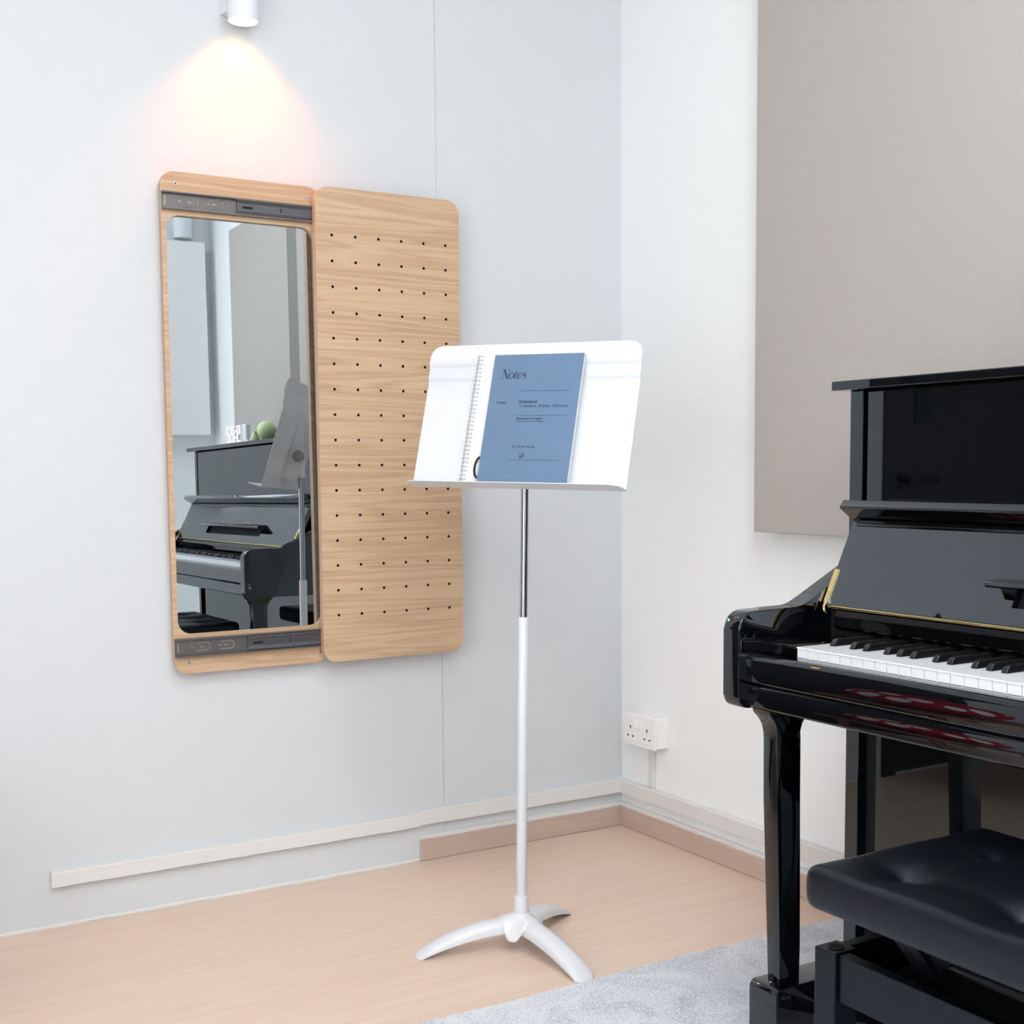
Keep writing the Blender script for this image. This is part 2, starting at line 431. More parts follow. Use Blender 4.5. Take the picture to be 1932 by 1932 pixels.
# ------------------------------------------------------------------ rug
bm = bmesh.new()
nx, ny = 150, 10
X0, X1, Y0, Y1 = -2.05, -.03, -3.5, -.897
edge = []
n = 160
for i in range(n+1):
    t = i/n; x = X0 + (X1-X0)*t
    edge.append((x, Y1 + .004*math.sin(x*9)+random.uniform(-.0025, .0025)))
pts = [(X0, Y0), (X1, Y0)] + edge[::-1]
prism(bm, pts, 'z', 0.0005, .013, .004, 2)
rug = obj('area_rug', bm, M['rug'], loc=(-1.0, -2.2, 0))
tag(rug, 'grey mottled pile rug under the piano and bench', 'rug')

# ------------------------------------------------------------------ sliding mirror cabinet
t = thing('mirror_cabinet', (-1.07, 0, .53), 'light oak wall mirror unit with perforated panel slid open to the right', 'mirror')
YF = -.036
o_l = rrect(-1.2548, .5385, -.8845, 1.6475, .032, 10); i_l = rrect(-1.2440, .6290, -.9005, 1.5540, .031, 10)
bm = frame_face(bmesh.new(), o_l, i_l, YF, -.0265, 0, 1)
bmesh.ops.recalc_face_normals(bm, faces=bm.faces)
back = obj('backboard', bm, [M['oak'], M['oak_edge']], t)
# glass leans a hair upwards inside the frame
bm = bmesh.new(); prism(bm, rrect(-1.2450, .628, -.8995, 1.555, .031, 8), 'y', -.0306, -.0284)
for v in bm.verts: v.co.y += .009*(v.co.z-1.09) - .004*(v.co.x+1.07)
obj('mirror_glass', bm, M['mirror'], t)
o2 = rrect(-1.2500, .5435, -.8895, 1.6425, .028, 10)
bm = frame_face(bmesh.new(), o2, rrect(-1.2460, .5475, -.8935, 1.6385, .026, 10), -.0270, -.0045, 0, 0)
obj('rear_batten', bm, M['oak_edge'], t)
for z in (1.6216, .5632):
    for x in (-1.2215, -.9140 if z > 1 else -.9060):
        bm = bmesh.new(); cyl(bm, (x, YF+.002, z), (x, YF-.0025, z), .0058, .0045, 20)
        s = obj('screw', bm, M['screw'], t, smooth=40)
        bm = bmesh.new(); cyl(bm, (x, YF-.0020, z), (x, YF-.0032, z), .0018, n=6); obj('screw_socket', bm, M['hole'], s)
def rail(zc, h1, h2):
    bm = bmesh.new()
    xl, xm = -1.2535, -1.0855
    # cabinet member: shallow C channel
    y = YF
    pr_ = [(y, zc-h1/2), (y-.013, zc-h1/2), (y-.013, zc-h1/2+.0030), (y-.0025, zc-h1/2+.0045), (y-.0025, zc+h1/2-.0045), (y-.013, zc+h1/2-.0030), (y-.013, zc+h1/2), (y, zc+h1/2)]
    prism(bm, pr_, 'x', xl, -.62)
    r = obj('slide_rail', bm, M['zinc'], t)
    for cx in (-1.187, -1.131):      # pressed U slots and holes
        zz = zc
        path = [(cx-.018, zz+.009), (cx+.008, zz+.009), (cx+.013, zz+.006), (cx+.014, zz), (cx+.013, zz-.006), (cx+.008, zz-.009), (cx-.018, zz-.009)]
        obj('pressed_tab', tube(bmesh.new(), [(p[0], y-.0028, p[1]) for p in path], .0014, 6), M['steel_line'], r)
        obj('punched_slot', B((cx-.010, y-.0036, zz-.0014), (cx-.001, y-.002, zz+.0014)), M['steel_line'], r)
    for cx in (-1.214, -1.149): obj('punched_slot', B((cx-.004, y-.0036, zc-.0012), (cx+.003, y-.002, zc+.0012)), M['steel_line'], r)
    obj('end_stop', tube(bmesh.new(), [(-1.246, y-.003, zc+.010), (-1.246, y-.003, zc-.010)], .0011, 6), M['steel_line'], r)
    bm = bmesh.new()
    # intermediate member, ribbed
    a = h2/2
    pr2 = [(y-.004, zc-a), (y-.0125, zc-a), (y-.0135, zc-a+.002), (y-.0115, zc-a+.004), (y-.0085, zc-a+.0085), (y-.0085, zc+a-.0085), (y-.0115, zc+a-.004), (y-.0135, zc+a-.002), (y-.0125, zc+a), (y-.004, zc+a)]
    prism(bm, pr2, 'x', xm, -.60)
    s = obj('inner_slide', bm, M['zinc_dark'], r)
    obj('slide_slot', B((xm+.012, y-.0092, zc-.0028), (xm+.036, y-.008, zc+.0022), .001, 1), M['hole'], r)
    for q in (-.003, .002): obj('slide_notch', B((-.985, y-.0092, zc+q), (-.9805, y-.008, zc+q+.0022)), M['hole'], r)
rail(1.5835, .038, .034); rail(.5985, .042, .032)
# perforated sliding panel
cut = bmesh.new()
for r_ in range(16):
    for c2 in range(6):
        x = -.868 + .0593*c2; z = 1.537 - .05905*r_
        cyl(cut, (x, -.075, z), (x, -.052, z), .0034, n=14)
cm = bpy.data.meshes.new('cut'); cut.to_mesh(cm); cut.free(); cm.materials.append(M['hole'])
cobj = bpy.data.objects.new('cut', cm); COL.objects.link(cobj)
bm = prism(bmesh.new(), rrect(-.9078, .5400, -.5330, 1.6465, .034, 10), 'y', -.0648, -.0468, .0012, 1)
for f in bm.faces:
    f.normal_update(); f.material_index = 0 if abs(f.normal.y) > .9 else 1
dm = bpy.data.meshes.new('d0'); bm.to_mesh(dm); bm.free(); dm.materials.append(M['oak']); dm.materials.append(M['oak_edge'])
dob = bpy.data.objects.new('d0', dm); COL.objects.link(dob)
md = dob.modifiers.new('holes', 'BOOLEAN'); md.object = cobj; md.operation = 'DIFFERENCE'; md.solver = 'EXACT'; md.material_mode = 'TRANSFER'
dg = bpy.context.evaluated_depsgraph_get()
me2 = bpy.data.meshes.new_from_object(dob.evaluated_get(dg)); bm = bmesh.new(); bm.from_mesh(me2)
mats = list(me2.materials)
bpy.data.objects.remove(dob); bpy.data.objects.remove(cobj)
door = obj('sliding_panel', bm, mats, t)

# ------------------------------------------------------------------ wall lamp above the mirror
LX, LY, LZ = -1.0662, -.060, 1.984
t = thing('wall_lamp', (LX, 0, LZ+.08), 'white cylinder wall lamp glowing warm above the mirror', 'lamp', None)
bm = prism(bmesh.new(), fillet([(LX-.036, -.001), (LX-.030, -.036), (LX+.030, -.036), (LX+.036, -.001)], [0, .004, .004, 0]), 'z', LZ+.024, LZ+.155)
obj('bracket', bm, M['lampwhite'], t)
bm = lathe(bmesh.new(), [(.0345, 0), (.0345, .17), (.0, .17), (.0, .169), (.0322, .165), (.0322, .045), (.0322, 0), (.0345, 0)], (LX, LY, LZ), 48)
obj('lamp_tube', bm, M['lampwhite'], t, smooth=40)
bm = lathe(bmesh.new(), [(.0320, .002), (.0300, .010), (.026, .022), (.0, .024)], (LX, LY, LZ), 40)
obj('reflector', bm, M['inner'], t, smooth=40)
bm = lathe(bmesh.new(), [(.0, .0235), (.022, .0225), (.022, .0215), (0, .0205)], (LX, LY, LZ), 32)
obj('bulb', bm, M['lampglow'], t)
ld = bpy.data.lights.new('lamp_beam', 'SPOT'); ld.energy = 6.5; ld.color = (1., .22, .01); ld.spot_size = math.radians(112); ld.spot_blend = .75; ld.shadow_soft_size = .018
lo = bpy.data.objects.new('lamp_beam', ld); COL.objects.link(lo); lo.parent = t; lo.location = (0, LY, -.08+.016); 

# ------------------------------------------------------------------ socket and conduit
t = thing('wall_socket', (0, -.145, .254), 'white double switched wall socket on the right wall near the corner', 'socket')
obj('back_box', B((-.040, -.2135, .2535), (0, -.0775, .3335), .002), M['plug'], t)
bm = B((-.0465, -.2165, .2505), (-.0395, -.0745, .3365), .0025); pl = obj('faceplate', bm, M['plug'], t)
for y in (-.129, -.1515):
    bm = bmesh.new(); prism(bm, [(-.046, .300), (-.0505, .301), (-.0485, .317), (-.046, .3185)], 'y', y-.0085, y+.0085, .001, 1); obj('switch', bm, M['plug'], pl)
for yc in (-.106, -.180):
    bm = bmesh.new(); box(bm, (-.0469, yc-.0022, .2945), (-.0462, yc+.0022, .3035)); 
    for s in (-1, 1): box(bm, (-.0469, yc+s*.011-.0032, .273), (-.0462, yc+s*.011+.0032, .2775))
    obj('socket_holes', bm, M['pin'], pl)
bm = B((-.0475, -.2065, .2607), (-.0462, -.0905, .2625)); obj('label_slot', bm, M['clock'], pl)
t2 = obj('cable_conduit', B((-.011, -.1585, .1335), (0, -.1365, .2532), .003), M['trim'], loc=(0, -.1475, .1335))
tag(t2, 'white painted cable cover running down from the wall socket', 'conduit')

# ------------------------------------------------------------------ acoustic panels on the right wall
def acoustic(y0, y1, x0, x1, z0, z1, mat, label, name='acoustic_panel', group=None):
    o = obj(name, B((x0, y0, z0), (x1, y1, z1), .0015, 1), mat, loc=(x1, (y0+y1)/2, z0))
    return tag(o, label, 'panel', group)
acoustic(-2.335, -.6047, -.055, -.0015, .8445, 2.45, M['taupe'], 'large taupe acoustic panel behind the bass half of the piano')
acoustic(-3.215, -2.445, -.055, -.0015, .8445, 2.19, M['taupe'], 'shorter taupe acoustic panel left of the dark strip in the mirror')
acoustic(-2.445, -2.335, -.053, -.0015, .8445, 2.45, M['taupe_d'], 'narrow dark grey strip between the two taupe wall panels', 'panel_strip')
# white wall cabinet and lamp on the back wall, seen only in the mirror
o = obj('wall_cabinet', B((-.75, -3.70, 1.24), (-.052, -3.60, 2.20), .004), M['plug'], loc=(-.4, -3.7, 1.24)); tag(o, 'flat white wall cabinet reflected at the left of the mirror', 'cabinet')
t = thing('wall_lamp', (-.155, -3.7, 2.3), 'unlit white cylinder wall lamp reflected above the white cabinet', 'lamp')
obj('bracket', B((-.180, -3.70, 2.25), (-.13, -3.67, 2.36), .003), M['lampwhite'], t)
bm = lathe(bmesh.new(), [(0, .0), (.046, .0), (.046, .19), (0, .19)], (-.155, -3.625, 2.215), 40); obj('lamp_tube', bm, M['lampwhite'], t, smooth=40)

# ------------------------------------------------------------------ music stand
SB = Vector((-.7185, -.6445, 0)); ST = Vector((-.7052, -.6526, 1.0))
def stand_pt(z): return SB + (ST-SB)*z
t = thing('music_stand', (SB.x, SB.y, 0), 'white metal music stand holding a blue notepad', 'music stand')
def leg_bm(foot):
    bm = bmesh.new(); foot = Vector((foot[0], foot[1], 0)); c = Vector((SB.x, SB.y, 0)); d = (foot-c); Lg = d.length; d.normalize(); s = Vector((-d.y, d.x, 0))
    rings = []; n = 22
    for i in range(n+1):
        u = i/n; r = .018 + (Lg-.018)*u
        zt = .0015+.058*(1-u**2.3)**.9 + .005*(1-u)
        w = .0225 + .0015*u; h = .020*(1-u**3)+.006
        if u > .94: w *= math.sqrt(max(.35, 1-((u-.94)/.075)**2))
        zb = max(0.0005, zt-h)
        p = c + d*r
        sec = [(-w, zb), (-w, zb+(zt-zb)*.45), (-w*.78, zb+(zt-zb)*.82), (-w*.3, zt), (w*.3, zt), (w*.78, zb+(zt-zb)*.82), (w, zb+(zt-zb)*.45), (w, zb), (0, zb+.0004)]
        rings.append([bm.verts.new(p + s*a + Vector((0, 0, z))) for a, z in sec])
    for a, b in zip(rings, rings[1:]):
        for k in range(9): bm.faces.new([a[k], a[(k+1) % 9], b[(k+1) % 9], b[k]])
    bm.faces.new(rings[0]); bm.faces.new(rings[-1][::-1])
    return bm
feet = [(-.9330, -.5830), (-.7050, -.8740), (-.5330, -.5200)]
for f in feet: obj('leg', leg_bm(f), M['white_metal'], t, smooth=50)
# hub: three-lobed cap that saddles the legs
bm = bmesh.new(); n = 72; rings = []
angs = [math.atan2(f[1]-SB.y, f[0]-SB.x) for f in feet]
for rr, z in ((.0150, .0745), (.0185, .0715), (.45, .0700), (.65, .0680), (.84, .0650), (.95, .0615), (1., .0570), (.99, .0530), (.90, .0515)):
    ring = []
    for k in range(n):
        a = 2*PI*k/n
        lob = max(math.cos(a-b) for b in angs); g = max(0, min(1, (.985-lob)/.32)); g = g*g*(3-2*g)      # 0 over a leg, 1 between two legs
        R = .0500 + .0030*g; q = rr if rr < .1 else R*rr
        t_ = 0 if rr < .1 else rr**2
        ring.append(bm.verts.new((SB.x+q*math.cos(a), SB.y+q*math.sin(a), z - .027*g*t_)))
    rings.append(ring)
for a, b in zip(rings, rings[1:]):
    for k in range(n): bm.faces.new([a[k], a[(k+1) % n], b[(k+1) % n], b[k]])
bm.faces.new(rings[0]); bm.faces.new(rings[-1][::-1])
obj('hub', bm, M['white_metal'], t, smooth=45)
bm = cyl(bmesh.new(), stand_pt(.060), stand_pt(.108), .0162, .0148, 32, bev=.0015); obj('collar', bm, M['white_metal'], t, smooth=40)
bm = cyl(bmesh.new(), stand_pt(.100), stand_pt(.692), .0110, .0110, 32, bev=.002); obj('lower_tube', bm, M['white_metal'], t, smooth=40)
bm = cyl(bmesh.new(), stand_pt(.685), stand_pt(1.0), .0079, None, 32); obj('upper_rod', bm, M['chrome'], t, smooth=40)
# desk frame
psi, th, ro, W, H, SD = -.9869, .2987, -.0213, .4715, .3009, .042
DB = Vector((-.7517, -.6914, .9564))
w_ = Vector((math.cos(psi), math.sin(psi), 0)); n_ = Vector((math.sin(psi), -math.cos(psi), 0)); Z = Vector((0, 0, 1))
h_ = math.cos(th)*Z - math.sin(th)*n_; s_d = math.cos(th)*n_ + math.sin(th)*Z
dw = math.cos(ro)*w_ + math.sin(ro)*h_; dh = -math.sin(ro)*w_ + math.cos(ro)*h_
def D(u, v, q=0.): return DB + dw*u + dh*v + s_d*q
bm = bmesh.new()
rows = [0, .03, .10, .18, .2238, .2255, .2300, .2318, .2532, .2548, .2596, .2613, .275, .285, .293, .2985, H]
def off(v):
    def st(a, b): return min(1, max(0, (v-a)/(b-a)))
    return .0045*st(.2238, .2318) + .0045*st(.2532, .2613)
rc = .026; grid = []
for v in rows:
    hw = W/2
    if v > H-rc: hw = W/2 - rc + math.sqrt(max(0, rc*rc-(v-(H-rc))**2))
    grid.append([bm.verts.new(D(hw*k/10, v, off(v))) for k in range(-10, 11)])
for a, b in zip(grid, grid[1:]):
    for k in range(20): bm.faces.new([a[k], a[k+1], b[k+1], b[k]])
# shelf: bent out from the bottom edge, front corners clipped round
srow = [grid[0]]
for q in (.006, .018, .028, .035, .0395, SD):
    hw = W/2
    if q > .020: hw = W/2 - .030 + .030*math.sqrt(max(0, 1-((q-.020)/(SD-.020+.0006))**2))
    srow.append([bm.verts.new(D(hw*k/10, 0, q)) for k in range(-10, 11)])
for a, b in zip(srow, srow[1:]):
    for k in range(20): bm.faces.new([a[k], b[k], b[k+1], a[k+1]])
bmesh.ops.recalc_face_normals(bm, faces=bm.faces)
bmesh.ops.solidify(bm, geom=bm.faces[:], thickness=.0016)
desk = obj('desk', bm, M['white_metal'], t, smooth=35)
# tilt bracket and knob behind the desk
bm = bmesh.new()
secs = [(.030, .026, .040), (.060, .034, .048), (.100, .030, .040), (.160, .020, .020), (.225, .013, .006)]
prev = None
for v, hw, dep in secs:
    ring = [bm.verts.new(D(-hw, v, -.002)), bm.verts.new(D(-hw*.55, v, -dep)), bm.verts.new(D(hw*.55, v, -dep)), bm.verts.new(D(hw, v, -.002))]
    if prev:
        for k in range(4): bm.faces.new([prev[k], prev[(k+1) % 4], ring[(k+1) % 4], ring[k]])
    else: bm.faces.new(ring)
    prev = ring
bm.faces.new(prev[::-1])
obj('tilt_bracket', bm, M['white_metal'], t)
bm = cyl(bmesh.new(), stand_pt(.985), stand_pt(1.045), .0125, .0115, 24, bev=.002); obj('rod_socket', bm, M['white_metal'], t, smooth=40)
kp = stand_pt(1.045); ax = -dw
bm = bmesh.new(); cyl(bm, kp + ax*(-.006), kp + ax*.034, .007); cyl(bm, kp + ax*.026, kp + ax*.040, .0165, .0155, 32, bev=.002)
obj('tilt_knob', bm, M['clear'], t, smooth=40)

# ------------------------------------------------------------------ notebooks on the stand
def slab(bm, u0, v0, u1, v1, q0, q1, mi=0, bev=0.):
    n0 = len(bm.verts)
    b2 = B((u0, v0, q0), (u1, v1, q1), bev, 1)
    vm = {}
    for v in b2.verts: vm[v] = bm.verts.new(D(*v.co))
    for f in b2.faces: bm.faces.new([vm[v] for v in f.verts]).material_index = mi
    b2.free(); return bm
FB = .0105  # front of the stepped upper part of the desk
t = thing('spiral_notebook', D(0, .004, .012), 'white wire-bound notebook behind the blue notepad on the stand', 'notebook')
bm = slab(bmesh.new(), -.1165, .0035, .098, .2775, .0102, .0142); pg = obj('pages', bm, M['paper'], t)
bm = bmesh.new()
for i in range(31):
    v = .012 + i*.0087
    for dv in (0,):
        slab(bm, -.1100, v-.0016, -.1072, v+.0016, .0141, .01435)
obj('punched_holes', bm, M['clear'], pg)
bm = bmesh.new()
for i in range(31):
    for dv in (-.0012, .0014):
        v = .012 + i*.0087 + dv
        path = []
        for k in range(9):
            a = PI*(-.15+1.3*k/8); path.append(D(-.1160+.0055*math.cos(PI-a)*-1*-1, v, .0122+.0052*math.sin(a)) if False else D(-.1155+.0046*math.cos(a), v, .0122+.0052*math.sin(a)))
        tube(bm, path, .00055, 5)
obj('binding_wire', bm, M['wire'], t, smooth=60)
bm = bmesh.new(); path = []
for k in range(17):
    a = k/16*PI; path.append(D(-.0776-.0100*math.sin(a), .0365+.0215*math.cos(a)-.001, .0190))
tube(bm, path, .0021, 6); obj('elastic_loop', bm, M['elastic'], t, smooth=60)

t = thing('blue_notepad', D(.012, .0075, .015), 'blue sheet-music notepad titled Notes on the music stand', 'notepad')
U0, U1, V0, V1, Q0, Q1 = -.0752, .1210, .0045, .2716, .0146, .0235
bm = slab(bmesh.new(), U0, V0, U1-.0005, V1-.0008, Q0, Q1); obj('page_block', bm, M['paper'], t)
bm = slab(bmesh.new(), U0-.0004, V0, U1, V1, Q1, Q1+.0006); COVER_FACES = len(bm.faces)
QI = Q1+.0009
def place(u0, v0): return lambda a, b: D(u0+a, v0+b, QI)
def stroke(pts, ws, u0, v0, sc, sh=.17):
    """variable-width pen stroke in letter units"""
    P = [Vector((p[0], p[1])) for p in pts]; L_, R_ = [], []
    fine, fw = [], []
    for i in range(len(P)-1):
        p0 = P[i-1] if i else P[i]; p1, p2 = P[i], P[i+1]; p3 = P[i+2] if i+2 < len(P) else P[i+1]
        m = 6 if len(P) > 2 else 1
        for k in range(m):
            s = k/m
            fine.append(.5*((2*p1)+(p2-p0)*s+(2*p0-5*p1+4*p2-p3)*s*s+(3*p1-p0-3*p2+p3)*s**3)); fw.append(ws[i]+(ws[i+1]-ws[i])*s)
    fine.append(P[-1]); fw.append(ws[-1])
    for i, p in enumerate(fine):
        d = (fine[min(i+1, len(fine)-1)]-fine[max(i-1, 0)]); d = d.normalized() if d.length > 1e-9 else Vector((1, 0)); nn = Vector((-d.y, d.x))
        for sgn, acc in ((1, L_), (-1, R_)):
            q = p + nn*fw[i]*.5*sgn; acc.append(bm.verts.new(D(u0+(q.x+q.y*sh)*sc, v0+q.y*sc, QI)))
    for i in range(len(fine)-1): bm.faces.new([L_[i], L_[i+1], R_[i+1], R_[i]])
T, K, h = .035, .13, .025
uN, vN, sc = -.0552, .2207, .0193
# N
stroke([(.10, 0), (.10, 1)], [T, T], uN, vN, sc); stroke([(.10, 1), (.72, 0)], [K*1.15, K*1.15], uN, vN, sc); stroke([(.72, 0), (.72, 1)], [T, T], uN, vN, sc)
for x, y in ((.10, 0), (.04, 1), (.72, 1)): stroke([(x-.13, y), (x+.13, y)], [T, T], uN, vN, sc)
# o t e s (lower case, x-height .62)
def ring_(cx): stroke([(cx+.02, .62), (cx-.20, .52), (cx-.26, .30), (cx-.18, .06), (cx, -.01), (cx+.20, .10), (cx+.26, .32), (cx+.18, .55), (cx+.02, .62)], [T, .09, K, .09, T, .09, K, .09, T], uN, vN, sc)
ring_(1.13)
stroke([(1.60, .86), (1.58, .5), (1.58, .14), (1.68, .0), (1.80, .08)], [T, K, K, .07, T], uN, vN, sc); stroke([(1.44, .60), (1.78, .60)], [T, T], uN, vN, sc)
stroke([(1.92, .30), (2.30, .33), (2.28, .52), (2.12, .62), (1.95, .50), (1.88, .28), (1.96, .06), (2.12, .0), (2.32, .13)], [T, T, .09, T, .10, K, .10, .05, T], uN, vN, sc)
stroke([(2.80, .50), (2.68, .62), (2.52, .55), (2.52, .43), (2.66, .33), (2.80, .22), (2.77, .06), (2.60, -.01), (2.44, .10)], [T, T, .08, K, K, K, .08, T, T], uN, vN, sc)
def line(u0, u1, v): 
    vs = [bm.verts.new(D(a, b, QI)) for a, b in ((u0, v-.0003), (u1, v-.0003), (u1, v+.0003), (u0, v+.0003))]; bm.faces.new(vs)
line(-.0066, .0997, .1942); line(-.0088, .1007, .1422); line(-.0106, .0992, .0505)
text_into(bm, 'Urtext', .0080, place(-.0573, .1675), .18, .00012)
text_into(bm, 'Notenblock', .0084, place(-.0078, .1688), .18, .00018)
text_into(bm, '12 Systeme, 50 Blatt, 100 Seiten', .0083, place(-.0070, .1598), .22)
text_into(bm, 'Music manuscript notepad', .0053, place(-.0081, .1345), .2, .00012)
text_into(bm, '12 staves, 50 sheets, 100 pages', .0049, place(-.0082, .1290), .2)
text_into(bm, 'G. Henle Verlag', .0078, place(-.0088, .0757), .15)
text_into(bm, '9021', .0040, place(-.0100, .0235), .1)
for du, v0, v1 in ((.0108, .0541, .0612), (.0134, .0541, .0560), (.0146, .0550, .0655), (.0186, .0560, .0632)):
    w = .0017 if du != .0134 else .0030
    vs = [bm.verts.new(D(a+.12*(b-.054), b, QI)) for a, b in ((du, v0), (du+w, v0), (du+w, v1), (du, v1))]; bm.faces.new(vs)
bm.faces.ensure_lookup_table()
for f in bm.faces[COVER_FACES:]: f.material_index = 1
obj('cover', bm, [M['blue'], M['ink']], t)

# ------------------------------------------------------------------ upright piano
YA, YB, XB = -1.2480, -2.7220, -.080       # bass side, treble side, back
YC = (YA+YB)/2
t = thing('upright_piano', (-.37, YC, 0), 'glossy black upright piano with raised fallboard against the right wall', 'piano')
blk = M['black']
def both(f):
    for s in (1, -1): f(lambda y: YC + s*(y-YC))
# body sides
def side(my):
    obj('side_panel', B((-.40, my(YA), .013), (XB, my(YA-.0300), 1.1255), .0015, 2), blk, t)
both(side)
obj('back_frame', B((XB-.02, YA-.03, .06), (XB, YB+.03, 1.12)), M['satin'], t)
obj('top_lid', B((-.430, YA+.0165, 1.1255), (XB+.004, YB-.0165, 1.1415), .002, 2), blk, t)
obj('upper_panel', B((-.399, YA-.0400, .78), (-.378, YB+.0400, 1.1225), .0012, 2), blk, t)
obj('inner_baffle', B((-.376, YA-.029, .60), (-.30, YB+.029, 1.125)), M['gap'], t)
# arms with rounded cheeks
arm = [(-.38, .598), (-.683, .598), (-.683, .7575), (-.548, .7597), (-.513, .7765), (-.38, .8455)]
arm = fillet(arm, [0, .020, .030, .06, .03, 0], 8)
def arms(my):
    bm = prism(bmesh.new(), arm, 'y', my(YA), my(YA-.0390), .003, 3); obj('arm', bm, blk, t, smooth=30)
both(arms)
# keybed and key slip
YI = YA-.0390
bm = prism(bmesh.new(), fillet([(-.39, .600), (-.662, .600), (-.662, .6425), (-.39, .6425)], [0, .004, .012, 0], 6), 'y', YI, 2*YC-YI); obj('keybed', bm, blk, t, smooth=35)
bm = prism(bmesh.new(), fillet([(-.640, .6426), (-.669, .6426), (-.669, .6900), (-.640, .6900)], [0, .003, .013, .003], 8), 'y', YI+.0005, 2*YC-YI-.0005); obj('key_slip', bm, blk, t, smooth=35)
obj('key_frame', B((-.638, YI, .6426), (-.40, 2*YC-YI, .668)), M['gap'], t)
KY, KP = -1.3741, .0235
def kblock(my):
    bm = prism(bmesh.new(), fillet([(-.45, .668), (-.632, .668), (-.632, .7085), (-.45, .7085)], [0, .001, .006, 0], 5), 'y', my(YI-.0005), my(KY+.0015), .001, 1); obj('key_block', bm, M['board'], t, smooth=35)
both(kblock)
# keys: 52 white, 36 black, each its own part
def white_bm():
    bm = bmesh.new(); y0, y1 = KY-.0008, KY-KP+.0008
    prism(bm, fillet([(-.48, .690), (-.6372, .690), (-.6372, .7055), (-.6392, .7060), (-.6392, .7080), (-.48, .7080)], [0, 0, 0, 0, .0012, 0], 3), 'y', y0, y1)
    box(bm, (-.6372, y0+.0004, .668), (-.50, y1-.0004, .691))
    return bm
k0 = obj('white_key', white_bm(), M['ivory'], t)
for i in range(1, 52):
    k = k0.copy(); COL.objects.link(k); k.parent = t; k.location = (0, -KP*i, 0)
def black_bm():
    bm = bmesh.new(); sec = fillet([(-.0055, .700), (-.0047, .7200), (.0047, .7200), (.0055, .700)], [0, .0024, .0024, 0], 4)
    rings = []
    for x, dz, q in ((-.5905, 0, 1), (-.5885, .30, 1), (-.5860, .62, 1), (-.5825, .86, 1), (-.577, .97, 1), (-.565, 1, 1), (-.485, 1, 1)):
        rings.append([bm.verts.new((x, KY+p[0]*(.80+.2*q), .700+(p[1]-.700)*(max(dz, .02)))) for p in sec])
    for a, b in zip(rings, rings[1:]):
        for k in range(len(sec)): bm.faces.new([a[k], a[(k+1) % len(sec)], b[(k+1) % len(sec)], b[k]])
    bm.faces.new(rings[0]); bm.faces.new(rings[-1][::-1]); return bm
b0 = None
shift = {0: -.0012, 2: .0018, 3: -.0018, 5: .0022, 6: 0.}
for i in range(51):
    note = (i+5) % 7                       # 0=C ... 5=A 6=B
    if note in (2, 6): continue            # no black key after E and B
    off_y = {0: .0018, 1: -.0018, 3: .0022, 4: 0., 5: -.0022}[note]
    dy = -KP*(i+1) + off_y
    if b0 is None:
        b0 = obj('black_key', black_bm(), M['keyb'], t, smooth=40); b0.location = (0, dy, 0)
    else:
        k = b0.copy(); COL.objects.link(k); k.parent = t; k.location = (0, dy, 0)
obj('key_felt', B((-.500, YI-.04, .700), (-.478, 2*YC-YI+.04, .7085)), M['felt'], t)
# name board roll behind the keys
bm = prism(bmesh.new(), fillet([(-.500, .7215), (-.508, .7260), (-.506, .7440), (-.4985, .7560), (-.46, .7580), (-.46, .7215)], [.001, .003, .006, .006, 0, 0], 5), 'y', YI-.036, 2*YC-YI+.036)
obj('name_board', bm, M['board'], t, smooth=35)
obj('rear_apron', B((-.478, YI, .668), (-.44, 2*YC-YI, .752)), M['gap'], t)
# fallboard, leaning back
F0 = Vector((-.4990, .7610)); F1 = Vector((-.4320, .9010)); fd = (F1-F0).normalized(); fn = Vector((-fd.y, fd.x))   # fn points to the player
def FP(a, b): p = F0 + fd*a + fn*b; return (p.x, p.y)
FL = (F1-F0).length; YF0 = YI-.0040; YF1 = 2*YC-YF0
RA0, RA1, RYa, RYb = .028, .066, -1.660, -2.310        # recess that the folding music ledge leaves
bm = bmesh.new()
def fpl(y0, y1, a0, a1, b0=-.016, b1=0., bev=0.):
    prism(bm, [FP(a0, b0), FP(a0, b1), FP(a1, b1), FP(a1, b0)], 'y', y0, y1, bev)
fpl(YF0, YF1, 0, RA0); fpl(YF0, YF1, RA1, FL); fpl(YF0, RYa, RA0, RA1); fpl(RYb, YF1, RA0, RA1); 
bmesh.ops.remove_doubles(bm, verts=bm.verts, dist=1e-5)
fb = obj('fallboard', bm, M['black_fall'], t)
bm = bmesh.new(); fpl(RYa-.0005, RYb+.0005, RA0+.0005, RA1-.0005, -.0158, -.0125); obj('ledge_recess', bm, M['gap'], fb)
# folded front lip at the top of the fallboard
lip = [FP(FL, -.016), FP(FL, 0), (-.4655, .9235), (-.4665, .9265), (-.4570, .9370), (-.4535, .9375), (-.4180, .9080)]
bm = prism(bmesh.new(), fillet(lip, [0, .001, .002, .002, .002, .002, 0], 3), 'y', YF0, YF1, .001, 1); lp = obj('fallboard_lip', bm, blk, fb, smooth=35)
bm = cyl(bmesh.new(), (FP(FL-.0065, .001)[0], YF0-.012, FP(FL-.0065, .001)[1]), (FP(FL-.0065, .001)[0], YF1+.012, FP(FL-.0065, .001)[1]), .0032, n=14); obj('lip_hinge', bm, M['black_fall'], fb, smooth=60)  # bead added to catch a thin bright line below the lip
bm = bmesh.new(); box(bm, (-.4640, YC-.014, .9278), (-.4585, YC+.014, .9372)); obj('lock_plate', bm, M['chrome'], fb)
